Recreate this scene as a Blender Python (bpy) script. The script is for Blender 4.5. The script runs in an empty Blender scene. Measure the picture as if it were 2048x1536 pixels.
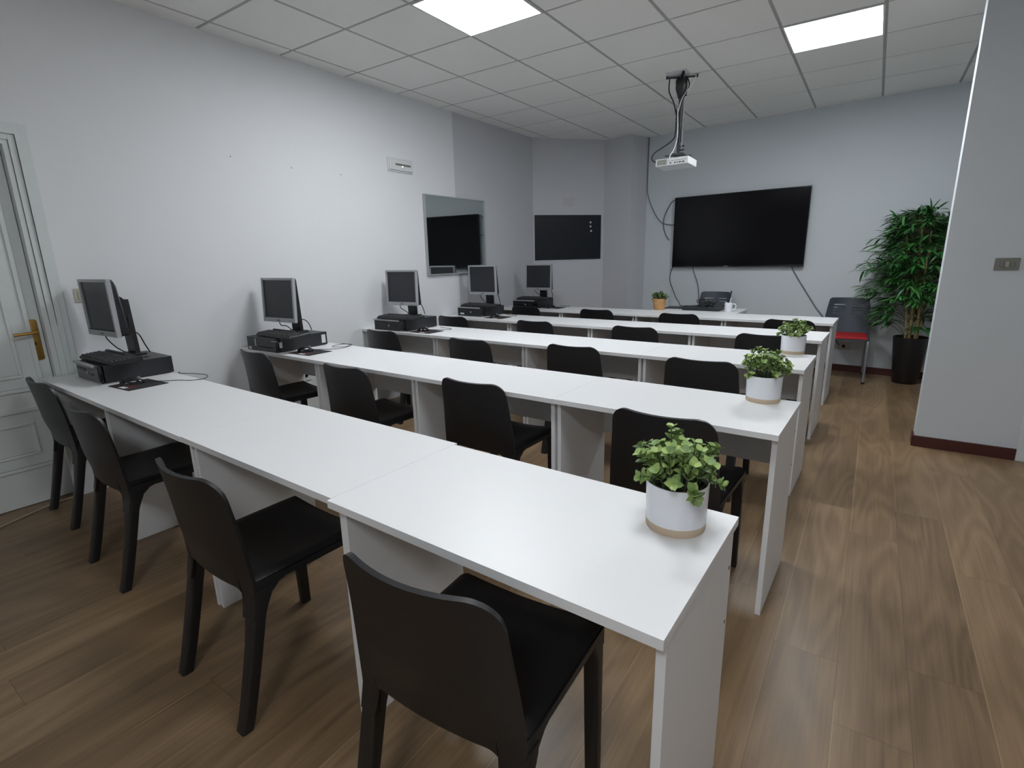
import bpy, bmesh, math, random
from mathutils import Vector, Matrix
PI = math.pi
R = random.Random(7)
scn = bpy.context.scene
COL = scn.collection

# ------------------------------------------------------------------ materials
def hx(c):
    def f(v):
        v /= 255.0
        return v/12.92 if v <= .04045 else ((v+.055)/1.055)**2.4
    return tuple(f(v) for v in c) + (1.0,)

class NT:
    def __init__(s, name):
        s.m = bpy.data.materials.new(name); s.m.use_nodes = True
        s.t = s.m.node_tree; s.b = s.t.nodes['Principled BSDF']
    def n(s, typ, **kw):
        nd = s.t.nodes.new(typ)
        for k, v in kw.items():
            setattr(nd, k, v)
        return nd
    def l(s, a, b): s.t.links.new(a, b)
    def put(s, sock, v):
        if hasattr(v, 'is_output'): s.l(v, sock)
        else: sock.default_value = v
    def math(s, op, a, b=None, c=None):
        nd = s.n('ShaderNodeMath', operation=op)
        for i, v in enumerate((a, b, c)):
            if v is not None: s.put(nd.inputs[i], v)
        return nd.outputs[0]
    def mix(s, f, a, b):
        nd = s.n('ShaderNodeMix', data_type='RGBA')
        s.put(nd.inputs['Factor'], f); s.put(nd.inputs['A'], a) if False else None
        s.put(nd.inputs[6], a); s.put(nd.inputs[7], b)
        return nd.outputs[2]
    def noise(s, vec, scale, detail=2.0, rough=.5, out='Fac'):
        nd = s.n('ShaderNodeTexNoise')
        if vec is not None: s.l(vec, nd.inputs['Vector'])
        nd.inputs['Scale'].default_value = scale; nd.inputs['Detail'].default_value = detail
        nd.inputs['Roughness'].default_value = rough
        return nd.outputs[out]
    def ramp(s, f, stops):
        nd = s.n('ShaderNodeValToRGB'); s.l(f, nd.inputs[0]); e = nd.color_ramp.elements
        while len(e) < len(stops): e.new(.5)
        for el, (p, c) in zip(e, stops): el.position = p; el.color = c
        return nd.outputs[0]
    def bump(s, h, strength, dist):
        nd = s.n('ShaderNodeBump'); s.l(h, nd.inputs['Height'])
        nd.inputs['Strength'].default_value = strength; nd.inputs['Distance'].default_value = dist
        s.l(nd.outputs[0], s.b.inputs['Normal'])
    def objco(s): return s.n('ShaderNodeTexCoord').outputs['Object']

def mat(name, col, rough=.5, metal=0.0, var=.04, scale=30.0, bump=0.0, bscale=200.0, spec=.5, coat=0.0):
    t = NT(name); co = t.objco()
    n = t.noise(co, scale, 3.0)
    a = tuple(max(0, c*(1-var)) for c in col[:3])+(1,); b = tuple(min(1, c*(1+var)) for c in col[:3])+(1,)
    t.l(t.mix(n, a, b), t.b.inputs['Base Color'])
    t.b.inputs['Roughness'].default_value = rough; t.b.inputs['Metallic'].default_value = metal
    t.b.inputs['Specular IOR Level'].default_value = spec
    if coat: t.b.inputs['Coat Weight'].default_value = coat; t.b.inputs['Coat Roughness'].default_value = .08
    if bump: t.bump(t.noise(co, bscale, 2.0), bump, .002)
    return t.m

M = {}
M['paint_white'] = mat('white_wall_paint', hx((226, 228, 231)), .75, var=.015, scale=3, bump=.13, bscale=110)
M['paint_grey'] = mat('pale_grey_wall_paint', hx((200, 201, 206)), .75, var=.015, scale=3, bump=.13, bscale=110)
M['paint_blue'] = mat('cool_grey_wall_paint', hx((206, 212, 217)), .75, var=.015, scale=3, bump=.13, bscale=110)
M['door'] = mat('white_door_lacquer', hx((214, 220, 220)), .4, var=.02, scale=5)
M['melamine'] = mat('white_melamine', hx((230, 231, 233)), .40, var=.004, scale=8, bump=.05, bscale=400)
M['chair'] = mat('black_moulded_plastic', (.0064, .0065, .0082, 1), .40, var=.2, scale=60, bump=.12, bscale=700, spec=.65)
M['black'] = mat('matt_black_plastic', (.013, .013, .015, 1), .42, var=.15)
M['blackgloss'] = mat('gloss_black_plastic', (.008, .008, .009, 1), .15, var=.1)
M['case'] = mat('black_steel_case', (.021, .022, .026, 1), .4, var=.12, bump=.05, bscale=600)
M['keycap'] = mat('dark_grey_keycaps', (.034, .035, .038, 1), .5, var=.1)
M['silver'] = mat('silver_plastic', hx((172, 174, 178)), .35, .25, var=.04)
M['steel'] = mat('grey_painted_steel', hx((150, 152, 155)), .35, .6, var=.05)
M['screen'] = mat('dark_lcd_screen', (.024, .024, .03, 1), .33, var=.05)
M['tvscreen'] = mat('tv_glass', (.003, .003, .005, 1), .16, var=.02, spec=.22)
M['board'] = mat('dark_glass_board', (.010, .013, .018, 1), .38, var=.1, spec=.25)
M['mirror'] = mat('mirror_glass', (.62, .66, .65, 1), .015, 1.0, var=.0)
M['brass'] = mat('brass', hx((176, 138, 74)), .28, .9, var=.08)
M['ceramic'] = mat('white_ceramic', hx((226, 228, 234)), .25, var=.01)
M['bandc'] = mat('beige_clay', hx((198, 178, 154)), .7, var=.06)
M['soil'] = mat('dark_soil', (.02, .015, .01, 1), .95, var=.5, scale=120, bump=.8, bscale=150)
M['stem'] = mat('green_stem', hx((70, 90, 50)), .6, var=.2)
M['potblack'] = mat('black_planter', (.012, .011, .013, 1), .35, var=.2)
M['red'] = mat('red_upholstery', hx((168, 18, 24)), .7, var=.08, bump=.2, bscale=500)
M['slate'] = mat('slate_grey_plastic', hx((62, 69, 80)), .45, var=.06)
M['skirting'] = mat('dark_red_wood', hx((70, 30, 26)), .4, var=.25, scale=12)
M['rubber'] = mat('black_rubber_cable', (.012, .012, .013, 1), .55, var=.1)
M['greycable'] = mat('grey_cable', hx((108, 112, 119)), .6, var=.05)
M['whitecable'] = mat('white_cable', hx((205, 205, 208)), .5, var=.03)
M['beigecable'] = mat('beige_cable', hx((178, 168, 146)), .6, var=.04)
M['beige'] = mat('ivory_plastic', hx((196, 192, 176)), .45, var=.03)
M['switch'] = mat('taupe_plate', hx((122, 122, 116)), .4, .1, var=.04)
M['rocker'] = mat('pale_rocker', hx((156, 158, 146)), .4, var=.04)
M['whiteplastic'] = mat('white_plastic', hx((216, 218, 220)), .4, var=.02)
M['padcloth'] = mat('dark_pad_cloth', (.02, .019, .022, 1), .8, var=.2, scale=200)
M['padred'] = mat('dark_red_print', hx((74, 36, 37)), .8, var=.3, scale=90)
M['label'] = mat('white_label', hx((205, 205, 206)), .6, var=.06, scale=200)
M['plate'] = mat('painted_cover_plate', hx((196, 192, 198)), .6, var=.03)
M['dark'] = mat('dark_hole', (.004, .004, .004, 1), .8)
M['tbar'] = mat('grey_ceiling_bar', hx((168, 170, 169)), .6)
M['tile'] = mat('mineral_ceiling_tile', hx((240, 240, 237)), .9, var=.02, scale=60, bump=.5, bscale=350)
M['greendot'] = mat('green_pen_cap', hx((70, 130, 70)), .4)

def leaf_mat(name, c1, c2, c3, rough=.45):
    t = NT(name); g = t.n('ShaderNodeNewGeometry')
    c = t.ramp(g.outputs['Random Per Island'], [(0, c1), (.5, c2), (1, c3)])
    n = t.noise(t.objco(), 90, 2.0)
    t.l(t.mix(t.math('MULTIPLY', n, .35), c, tuple(min(1, x*1.5) for x in c3[:3])+(1,)), t.b.inputs['Base Color'])
    t.b.inputs['Roughness'].default_value = rough
    t.b.inputs['Subsurface Weight'].default_value = 0.0
    return t.m
M['leaf'] = leaf_mat('eucalyptus_leaf', hx((66, 98, 66)), hx((112, 142, 80)), hx((170, 192, 116)))
M['leafdark'] = leaf_mat('small_herb_leaf', hx((44, 70, 40)), hx((70, 100, 54)), hx((110, 134, 76)))
M['bamboo'] = leaf_mat('bamboo_leaf', hx((26, 72, 32)), hx((42, 100, 44)), hx((74, 130, 66)), .4)

t = NT('tan_cane'); co = t.objco()
sx = t.n('ShaderNodeSeparateXYZ'); t.l(co, sx.inputs[0])
r_ = t.math('FRACT', t.math('MULTIPLY', sx.outputs[2], 9.0))
t.l(t.mix(t.math('GREATER_THAN', r_, .9), hx((172, 148, 100)), hx((110, 88, 54))), t.b.inputs['Base Color']); t.b.inputs['Roughness'].default_value = .5
M['cane'] = t.m

t = NT('turned_wood_pot'); co = t.objco(); mp = t.n('ShaderNodeMapping'); t.l(co, mp.inputs[0]); mp.inputs['Scale'].default_value = (6, 6, 40)
n = t.noise(mp.outputs[0], 3.0, 4.0)
t.l(t.ramp(n, [(.3, hx((176, 126, 76))), (.7, hx((212, 168, 112)))]), t.b.inputs['Base Color']); t.b.inputs['Roughness'].default_value = .55
M['woodpot'] = t.m

t = NT('led_diffuser')
t.b.inputs['Base Color'].default_value = (.9, .9, .9, 1)
t.b.inputs['Emission Color'].default_value = (.94, .975, 1, 1); t.b.inputs['Emission Strength'].default_value = 15.0
M['led'] = t.m
t = NT('added_led_diffuser_dimmed')
t.b.inputs['Base Color'].default_value = (.9, .9, .9, 1)
t.b.inputs['Emission Color'].default_value = (.94, .975, 1, 1); t.b.inputs['Emission Strength'].default_value = 8.0  # weaker glow of the unseen panel added over the near desks
M['led_added_dim'] = t.m
t = NT('status_led'); t.b.inputs['Emission Color'].default_value = (.8, 1, .85, 1); t.b.inputs['Emission Strength'].default_value = .8
M['statusled'] = t.m

def floor_mat():
    t = NT('walnut_laminate'); co = t.objco()
    s = t.n('ShaderNodeSeparateXYZ'); t.l(co, s.inputs[0]); x, y = s.outputs[0], s.outputs[1]
    u = t.math('ADD', t.math('DIVIDE', x, .193), 20.751); iu = t.math('FLOOR', u); fu = t.math('FRACT', u)
    w1 = t.n('ShaderNodeTexWhiteNoise', noise_dimensions='1D'); t.l(iu, w1.inputs['W'])
    v = t.math('ADD', t.math('DIVIDE', y, 1.29), t.math('MULTIPLY', w1.outputs['Value'], 7.0)); iv = t.math('FLOOR', v); fv = t.math('FRACT', v)
    cb = t.n('ShaderNodeCombineXYZ'); t.l(iu, cb.inputs[0]); t.l(iv, cb.inputs[1])
    w2 = t.n('ShaderNodeTexWhiteNoise', noise_dimensions='2D'); t.l(cb.outputs[0], w2.inputs['Vector']); rnd = w2.outputs['Value']
    def vec(ax, ay, kz):
        c = t.n('ShaderNodeCombineXYZ'); t.l(t.math('MULTIPLY', x, ax), c.inputs[0]); t.l(t.math('MULTIPLY', y, ay), c.inputs[1])
        t.l(t.math('MULTIPLY', rnd, kz), c.inputs[2]); return c.outputs[0]
    n1 = t.noise(vec(5.0, .78, 60.0), 1.0, 1.2, .4)
    rings = t.math('ADD', t.math('MULTIPLY', t.math('SINE', t.math('MULTIPLY', n1, 58.0)), .5), .5)
    fine = t.noise(vec(95.0, 3.0, 33.0), 1.0, 4.0, .6)
    broad = t.noise(vec(7.0, .6, 21.0), 1.0, 2.0)
    f = t.math('ADD', t.math('MULTIPLY', rings, .12), t.math('MULTIPLY', fine, .42))
    f = t.math('ADD', f, t.math('MULTIPLY', broad, .42)); f = t.math('ADD', f, t.math('MULTIPLY', t.math('SUBTRACT', rnd, .5), .20))
    c = t.ramp(f, [(.18, hx((93, 75, 56))), (.5, hx((128, 105, 79))), (.85, hx((161, 135, 103)))])
    st = t.noise(vec(1.0, 1.1, 9.0), 1.0, 1.0)
    edge = t.math('LESS_THAN', t.math('ADD', fu, t.math('MULTIPLY', t.math('SUBTRACT', st, .5), .55)), -.085)
    c = t.mix(t.math('MULTIPLY', edge, .55), c, hx((196, 166, 120)))
    bevel_glint = t.math('MULTIPLY', t.math('LESS_THAN', fu, .03), t.math('GREATER_THAN', t.math('ADD', rnd, t.math('MULTIPLY', st, .4)), .80))  # bevel highlights painted into the colour as pale lines along some seams
    c = t.mix(t.math('MULTIPLY', bevel_glint, .24), c, hx((196, 168, 132)))
    seam = t.math('MAXIMUM', t.math('LESS_THAN', fu, .009), t.math('LESS_THAN', fv, .0016))
    c = t.mix(t.math('MULTIPLY', seam, .45), c, hx((52, 38, 28)))
    t.l(c, t.b.inputs['Base Color'])
    t.l(t.math('ADD', t.math('MULTIPLY', fine, .14), .30), t.b.inputs['Roughness'])
    t.b.inputs['Specular IOR Level'].default_value = .42
    t.bump(t.math('SUBTRACT', fine, t.math('MULTIPLY', seam, 1.5)), .10, .001)
    return t.m
M['floor'] = floor_mat()

# ------------------------------------------------------------------ mesh builder
class MB:
    def __init__(s): s.bm = bmesh.new(); s.bev = False
    def _xf(s, vs, mtx):
        if mtx is not None: bmesh.ops.transform(s.bm, matrix=mtx, verts=vs)
    def box(s, c, d, bev=0.0, mtx=None, seg=2):
        r = bmesh.ops.create_cube(s.bm, size=1.0); vs = r['verts']
        bmesh.ops.scale(s.bm, vec=d, verts=vs); bmesh.ops.translate(s.bm, vec=c, verts=vs)
        s._xf(vs, mtx)
        if bev > 0:
            s.bev = True
            es = list({e for v in vs for e in v.link_edges})
            bmesh.ops.bevel(s.bm, geom=es, offset=bev, segments=seg, affect='EDGES', profile=.5)
        return s
    def loft(s, rings, cap=True, closed=True):
        vr = [[s.bm.verts.new(p) for p in r] for r in rings]
        n = len(vr[0])
        for a, b in zip(vr[:-1], vr[1:]):
            for i in range(n if closed else n-1):
                j = (i+1) % n
                s.bm.faces.new((a[i], a[j], b[j], b[i]))
        if cap:
            try: s.bm.faces.new(list(reversed(vr[0]))); s.bm.faces.new(vr[-1])
            except Exception: pass
        return s
    def lathe(s, prof, c=(0, 0, 0), n=32, cap=True):
        c = Vector(c)
        return s.loft([[c+Vector((r*math.cos(2*PI*i/n), r*math.sin(2*PI*i/n), z)) for i in range(n)] for r, z in prof], cap)
    def tube(s, pts, r, n=8, smooth=0, r2=None):
        P = [Vector(p) for p in pts]
        if smooth:
            Q = []
            for i in range(len(P)-1):
                p0 = P[max(i-1, 0)]; p1 = P[i]; p2 = P[i+1]; p3 = P[min(i+2, len(P)-1)]
                for k in range(smooth):
                    u = k/smooth
                    Q.append(.5*((2*p1)+(p2-p0)*u+(2*p0-5*p1+4*p2-p3)*u*u+(3*p1-p0-3*p2+p3)*u**3))
            Q.append(P[-1]); P = Q
        rings = []; nrm = None
        for i, p in enumerate(P):
            d = (P[min(i+1, len(P)-1)]-P[max(i-1, 0)]).normalized()
            if nrm is None:
                nrm = d.orthogonal().normalized()
            else:
                nrm = (nrm-d*nrm.dot(d))
                nrm = nrm.normalized() if nrm.length > 1e-6 else d.orthogonal().normalized()
            b = d.cross(nrm)
            rr = r if r2 is None else r+(r2-r)*i/(len(P)-1)
            rings.append([p+rr*(nrm*math.cos(2*PI*k/n)+b*math.sin(2*PI*k/n)) for k in range(n)])
        return s.loft(rings)
    def prism(s, poly, z0, z1, mtx=None):
        M_ = mtx or Matrix.Identity(4)
        return s.loft([[M_ @ Vector((x, y, z0)) for x, y in poly], [M_ @ Vector((x, y, z1)) for x, y in poly]])
    def sheet(s, P, th, holes=()):
        """two-sided shell from a grid of points P[i][j]; holes: set of open cells"""
        ni, nj = len(P), len(P[0]); P = [[Vector(p) for p in r] for r in P]
        def nv(i, j):
            a = P[min(i+1, ni-1)][j]-P[max(i-1, 0)][j]; b = P[i][min(j+1, nj-1)]-P[i][max(j-1, 0)]
            c = a.cross(b); return c.normalized() if c.length > 1e-9 else Vector((0, 0, 1))
        A = [[s.bm.verts.new(P[i][j]+nv(i, j)*th/2) for j in range(nj)] for i in range(ni)]
        B = [[s.bm.verts.new(P[i][j]-nv(i, j)*th/2) for j in range(nj)] for i in range(ni)]
        ok = lambda i, j: 0 <= i < ni-1 and 0 <= j < nj-1 and (i, j) not in holes
        for i in range(ni-1):
            for j in range(nj-1):
                if not ok(i, j): continue
                s.bm.faces.new((A[i][j], A[i+1][j], A[i+1][j+1], A[i][j+1]))
                s.bm.faces.new((B[i][j], B[i][j+1], B[i+1][j+1], B[i+1][j]))
                for (di, dj, p, q) in ((-1, 0, (i, j+1), (i, j)), (1, 0, (i+1, j), (i+1, j+1)), (0, -1, (i, j), (i+1, j)), (0, 1, (i+1, j+1), (i, j+1))):
                    if not ok(i+di, j+dj):
                        s.bm.faces.new((B[p[0]][p[1]], B[q[0]][q[1]], A[q[0]][q[1]], A[p[0]][p[1]]))
        return s

def obj(name, mb, m, parent=None, ang=40, loc=None, rot=None):
    bmesh.ops.remove_doubles(mb.bm, verts=mb.bm.verts, dist=1e-6)
    bmesh.ops.recalc_face_normals(mb.bm, faces=mb.bm.faces)
    me = bpy.data.meshes.new(name); mb.bm.to_mesh(me); mb.bm.free()
    me.materials.append(M[m] if isinstance(m, str) else m)
    me.polygons.foreach_set('use_smooth', [True]*len(me.polygons))
    me.set_sharp_from_angle(angle=math.radians(ang))
    o = bpy.data.objects.new(name, me); COL.objects.link(o)
    if mb.bev:
        wn = o.modifiers.new('weighted_normal', 'WEIGHTED_NORMAL'); wn.keep_sharp = True; wn.weight = 100
    if parent is not None: o.parent = parent
    if loc: o.location = loc
    if rot: o.rotation_euler = rot
    return o
def tag(o, label, cat, group=None):
    o['label'] = label; o['category'] = cat
    if group: o['group'] = group
    return o
def thing(name, label, cat, loc=(0, 0, 0), rz=0.0, group=None):
    o = bpy.data.objects.new(name, None); COL.objects.link(o)
    o.empty_display_size = .1; o.location = loc; o.rotation_euler = (0, 0, rz)
    return tag(o, label, cat, group)
def struct(o): o['kind'] = 'structure'; return o
def dup(root, loc, rz, label, group=None):
    r = root.copy(); COL.objects.link(r); r.location = loc; r.rotation_euler = (0, 0, rz); r['label'] = label
    if group: r['group'] = group
    for ch in list(root.children):
        c = ch.copy(); COL.objects.link(c); c.parent = r
        for g in list(ch.children):
            d = g.copy(); COL.objects.link(d); d.parent = c
    return r

# ------------------------------------------------------------------ measures
HC = 2.8715; HD = .74; TH = -.0312
EX = Vector((math.cos(TH), math.sin(TH), 0)); EY = Vector((-math.sin(TH), math.cos(TH), 0))
ROW = [Vector((1.7148, -3.1202, 0)), Vector((1.7250, -1.9538, 0)), Vector((1.6868, -.7722, 0)), Vector((1.6875, .3275, 0)), Vector((1.6949, 1.3883, 0))]
DW, DD = .9155, .5018
XL = -1.96                                     # left wall
BA = Vector((-.75, 3.38, 0)); BB = Vector((2.5, 3.04, 0))
BD = (BB-BA).normalized(); BN = Vector((BD.y, -BD.x, 0))     # along the back wall, into the room
def bw(x, z, off=0.0):
    k = (x-BA.x)/BD.x
    p = BA+BD*k+BN*off
    return Vector((p.x, p.y, z))
BWZ = math.atan2(BD.y, BD.x)
ROWN = ['nearest row', 'second row', 'third row', 'fourth row', 'farthest row']

# ------------------------------------------------------------------ room shell
def wall_poly(name, pts, m, z0=0.0, z1=HC+.02):
    mb = MB(); mb.prism(pts, z0, z1); return struct(obj(name, mb, m))
mb = MB(); mb.box((.9, -1.5, -.05), (6.4, 10.6, .1)); struct(obj('floor', mb, 'floor'))
# left wall, with the door opening (y -3.72 .. -2.92, 2.005 high)
mb = MB()
mb.box((XL-.06, (-6.6-3.745)/2, HC/2+.01), (.12, 6.6-3.745, HC+.02))
mb.box((XL-.06, (-2.895+.775)/2, HC/2+.01), (.12, .775+2.895, HC+.02))
mb.box((XL-.06, (-3.745-2.895)/2, (2.02+HC+.02)/2), (.12, .85, HC+.02-2.02))
struct(obj('wall_left', mb, 'paint_white'))
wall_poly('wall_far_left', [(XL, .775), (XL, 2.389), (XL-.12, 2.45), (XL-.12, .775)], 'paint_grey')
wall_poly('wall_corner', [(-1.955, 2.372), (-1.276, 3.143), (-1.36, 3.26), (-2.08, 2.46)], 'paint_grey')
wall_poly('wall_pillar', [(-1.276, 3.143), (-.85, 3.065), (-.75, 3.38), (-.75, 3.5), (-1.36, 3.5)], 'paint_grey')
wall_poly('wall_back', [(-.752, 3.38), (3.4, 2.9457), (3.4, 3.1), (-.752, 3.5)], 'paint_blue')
wall_poly('wall_alcove', [(3.3, .7), (3.42, .7), (3.42, 3.1), (3.3, 3.1)], 'paint_blue')
mb = MB()
mb.box(((2.3+2.86)/2, .595+.06, HC/2+.01), (.56, .12, HC+.02))
mb.box(((2.86+3.72)/2, .595+.06, (2.06+HC+.02)/2), (.86, .12, HC+.02-2.06))
mb.box(((3.72+4.32)/2, .595+.06, HC/2+.01), (.6, .12, HC+.02))
struct(obj('wall_divider', mb, 'paint_blue'))
wall_poly('wall_right', [(4.1, -6.6), (4.22, -6.6), (4.22, .6), (4.1, .6)], 'paint_white')
wall_poly('wall_front', [(-2.0, -6.5), (-2.0, -6.62), (4.2, -6.62), (4.2, -6.5)], 'paint_white')

# ceiling: tiles of 0.6 m with recessed bars between them
LIGHTS = [(-1, -2), (2, 1), (2, -5), (3, -9)]  # last two are unseen panels, added to brighten the near rows
mb = MB()
for i in range(-4, 7):
    for j in range(-11, 6):
        if (i, j) in LIGHTS: continue
        x0, x1, y0, y1 = i*.6+.0105, i*.6+.5895, j*.6+.0105, j*.6+.5895
        x0 = max(x0, XL-.05); x1 = min(x1, 4.15); y0 = max(y0, -6.56); y1 = min(y1, 3.46)
        if x1-x0 < .03 or y1-y0 < .03: continue
        e = .0025
        mb.loft([[(x0, y0, HC+.008), (x1, y0, HC+.008), (x1, y1, HC+.008), (x0, y1, HC+.008)],
                 [(x0, y0, HC+e), (x1, y0, HC+e), (x1, y1, HC+e), (x0, y1, HC+e)],
                 [(x0+e, y0+e, HC), (x1-e, y0+e, HC), (x1-e, y1-e, HC), (x0+e, y1-e, HC)]])
nf = len(mb.bm.faces)
mb.box((1.1, -1.55, HC+.0245), (6.3, 10.1, .04))
for f_ in list(mb.bm.faces)[nf:]: f_.material_index = 1
ce = struct(obj('ceiling', mb, 'tile', ang=20)); ce.data.materials.append(M['tbar'])
lab = ['square LED ceiling panel left of the projector, cut by the top of the photo', 'square LED panel in the ceiling right of the projector, above the aisle', 'unseen square LED panel added in the ceiling above the desk end nearest the camera', 'unseen square LED panel added in the ceiling behind the camera near the front wall']
for (i, j), lb in zip(LIGHTS, lab):
    t = thing('ceiling_light', lb, 'ceiling light', (i*.6+.3, j*.6+.3, HC), 0, 'ceiling LED panels')
    mb = MB(); w = .295
    for sx_, sy_, dx, dy in ((0, 1, .59, .012), (0, -1, .59, .012), (1, 0, .012, .566), (-1, 0, .012, .566)):
        mb.box((sx_*(w-.006), sy_*(w-.006), .002), (dx, dy, .016))
    obj('frame', mb, 'whiteplastic', t)
    mb = MB(); mb.box((0, 0, .003), (.566, .566, .006)); obj('diffuser', mb, 'led_added_dim' if j == -5 else 'led', t)

# skirting
mb = MB()
a = bw(-.745, 0); b = bw(3.3, 0)
mb.prism([(p.x, p.y) for p in (a, b, b+BN*.014, a+BN*.014)], 0, .075); struct(obj('baseboard_back', mb, 'skirting'))
mb = MB(); mb.box((2.3+.265-.006, .595-.008, .038), (.545, .016, .076), .002); mb.box((2.3-.006, .65, .038), (.012, .12, .076), .002)
struct(obj('baseboard_divider', mb, 'skirting'))

# door in the left wall
mb = MB(); DX = XL-.045; y0, y1 = -3.72, -2.92
mb.box((DX-.02, (y0+y1)/2, 1.0), (.04, y1-y0-.006, 1.99))
def frame_mould(mb, ya, yb, za, zb, w=.022, h=.012):
    for (yy, zz, dy, dz) in (((ya+yb)/2, za, yb-ya+w, w), ((ya+yb)/2, zb, yb-ya+w, w), (ya, (za+zb)/2, w, zb-za-w), (yb, (za+zb)/2, w, zb-za-w)):
        mb.box((DX+h/2-.002, yy, zz), (h, dy, dz), .004)
for za, zb in ((.225, .565), (.68, 1.86)):
    frame_mould(mb, y0+.055, y1-.062, za, zb)
    frame_mould(mb, y0+.135, y1-.142, za+.08, zb-.08, .018, .010)
dr = struct(obj('door_1', mb, 'door'))
tr = MB()
for (w0, w1, d) in ((.0, .03, .016), (.03, .055, .026), (.055, .085, .020)):
    for (yy, sgn) in ((y1+.025, 1), (y0-.025, -1)):
        tr.box((XL+d/2, yy+sgn*(w0+w1)/2, 1.0+.01+w1/2), (d, w1-w0, 2.02+w1), .0015)
    tr.box((XL+d/2, (y0+y1)/2, 2.02+(w0+w1)/2), (d, y1-y0+.05+2*w0, w1-w0), .0015)
for yy in (y1+.0125, y0-.0125): tr.box((XL-.025, yy, 1.0), (.07, .025, 2.0), .003)
tr.box((XL-.025, (y0+y1)/2, 2.008), (.07, y1-y0+.05, .024), .003)
struct(obj('trim_1', tr, 'door'))
mb = MB(); poly = []
for (cy_, cz_, a0) in ((.009, .1035, 0), (-.009, .1035, 90), (-.009, -.1035, 180), (.009, -.1035, 270)):
    for k in range(6):
        a = math.radians(a0+18*k); poly.append((cy_+.014*math.cos(a), cz_+.014*math.sin(a)))
mb.loft([[(DX+d_, -2.962+q_*a_, .955+q_*b_) for a_, b_ in poly] for d_, q_ in ((0, 1), (.005, 1), (.0065, .93))]); pl = obj('handle_plate', mb, 'brass', dr)
mb = MB(); mb.tube([(DX+.004, -2.957, 1.0), (DX+.045, -2.957, 1.0), (DX+.052, -2.966, 1.0), (DX+.052, -3.06, .995)], .0085, 12, 5); mb.lathe([(.016, 0), (.016, .006), (.011, .012)], (0, 0, 0), 16)
h = obj('lever', mb, 'brass', pl)
mb = MB(); mb.box((DX+.0065, -2.965, .935), (.002, .007, .018), .001); obj('keyhole', mb, 'dark', pl)

# white door frame at the right edge and a closed door in it (mostly out of view)
tr = MB()
tr.box((2.866, .585, 1.02), (.075, .022, 2.04), .004); tr.box((3.714, .585, 1.02), (.075, .022, 2.04), .004); tr.box((3.29, .585, 2.07), (.923, .022, .075), .004)
struct(obj('trim_2', tr, 'door'))
mb = MB(); mb.box((3.29, .66, 1.02), (.8, .04, 2.03), .002); struct(obj('door_2', mb, 'door'))

# ------------------------------------------------------------------ desks
def make_desk(label):
    """origin on the floor at the right front corner of the top; the desk runs to -x and +y"""
    t = thing('desk', label, 'desk')
    mb = MB(); mb.box((-DW/2, DD/2, HD-.011), (DW-.0008, DD, .022), .0008); obj('tabletop', mb, 'melamine', t)
    for xx in (-.016, -DW+.016):
        mb = MB(); mb.box((xx, .036+(DD-.05)/2, (HD-.022)/2), (.019, DD-.05, HD-.022), .001); obj('side_panel', mb, 'melamine', t)
    mb = MB(); mb.box((-DW/2, DD-.026, (HD-.022+.455)/2), (DW-.052, .016, HD-.022-.455), .0008); obj('modesty_panel', mb, 'melamine', t)
    return t
where = ['next to the left wall, with the computer', 'second from the left wall', 'third from the left wall', 'at the aisle end']
extra = {3: ['with the largest potted plant', 'with the middle potted plant', 'with the smallest white potted plant', 'without a plant', 'without a plant']}
d0 = None; desks = {}
for k in range(5):
    for c in range(4):
        o = ROW[k]-EX*DW*(3-c)+EY*R.uniform(-.0025, .0025)
        if k == 0: o = o+EY*(-.005 if c == 3 else .006)
        lb = 'white desk in the %s, %s' % (ROWN[k], where[c]) + (' ' + extra[3][k] if c == 3 else '')
        g = 'white desks in five rows'
        if d0 is None:
            d0 = make_desk(lb); d0.location = o; d0.rotation_euler = (0, 0, TH); d0['group'] = g; d = d0
        else: d = dup(d0, o, TH, lb, g)
        desks[k, c] = d
for k in range(5):
    for (yy, zz) in ((DD-.035, .62), (DD-.035, .47)):
        mb = MB(); mb.lathe([(.005, 0), (.005, .0015)], (0, 0, 0), 12)
        obj('screw_cap', mb, 'switch', desks[k, 3], loc=(-.0065, yy, zz), rot=(0, PI/2, 0))
tt = make_desk('white teacher desk behind the farthest row, under the laptop'); tt['group'] = 'white desks in five rows'
del tt['group']; tt.location = (.80, 1.93, 0); tt.rotation_euler = (0, 0, TH)

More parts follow.
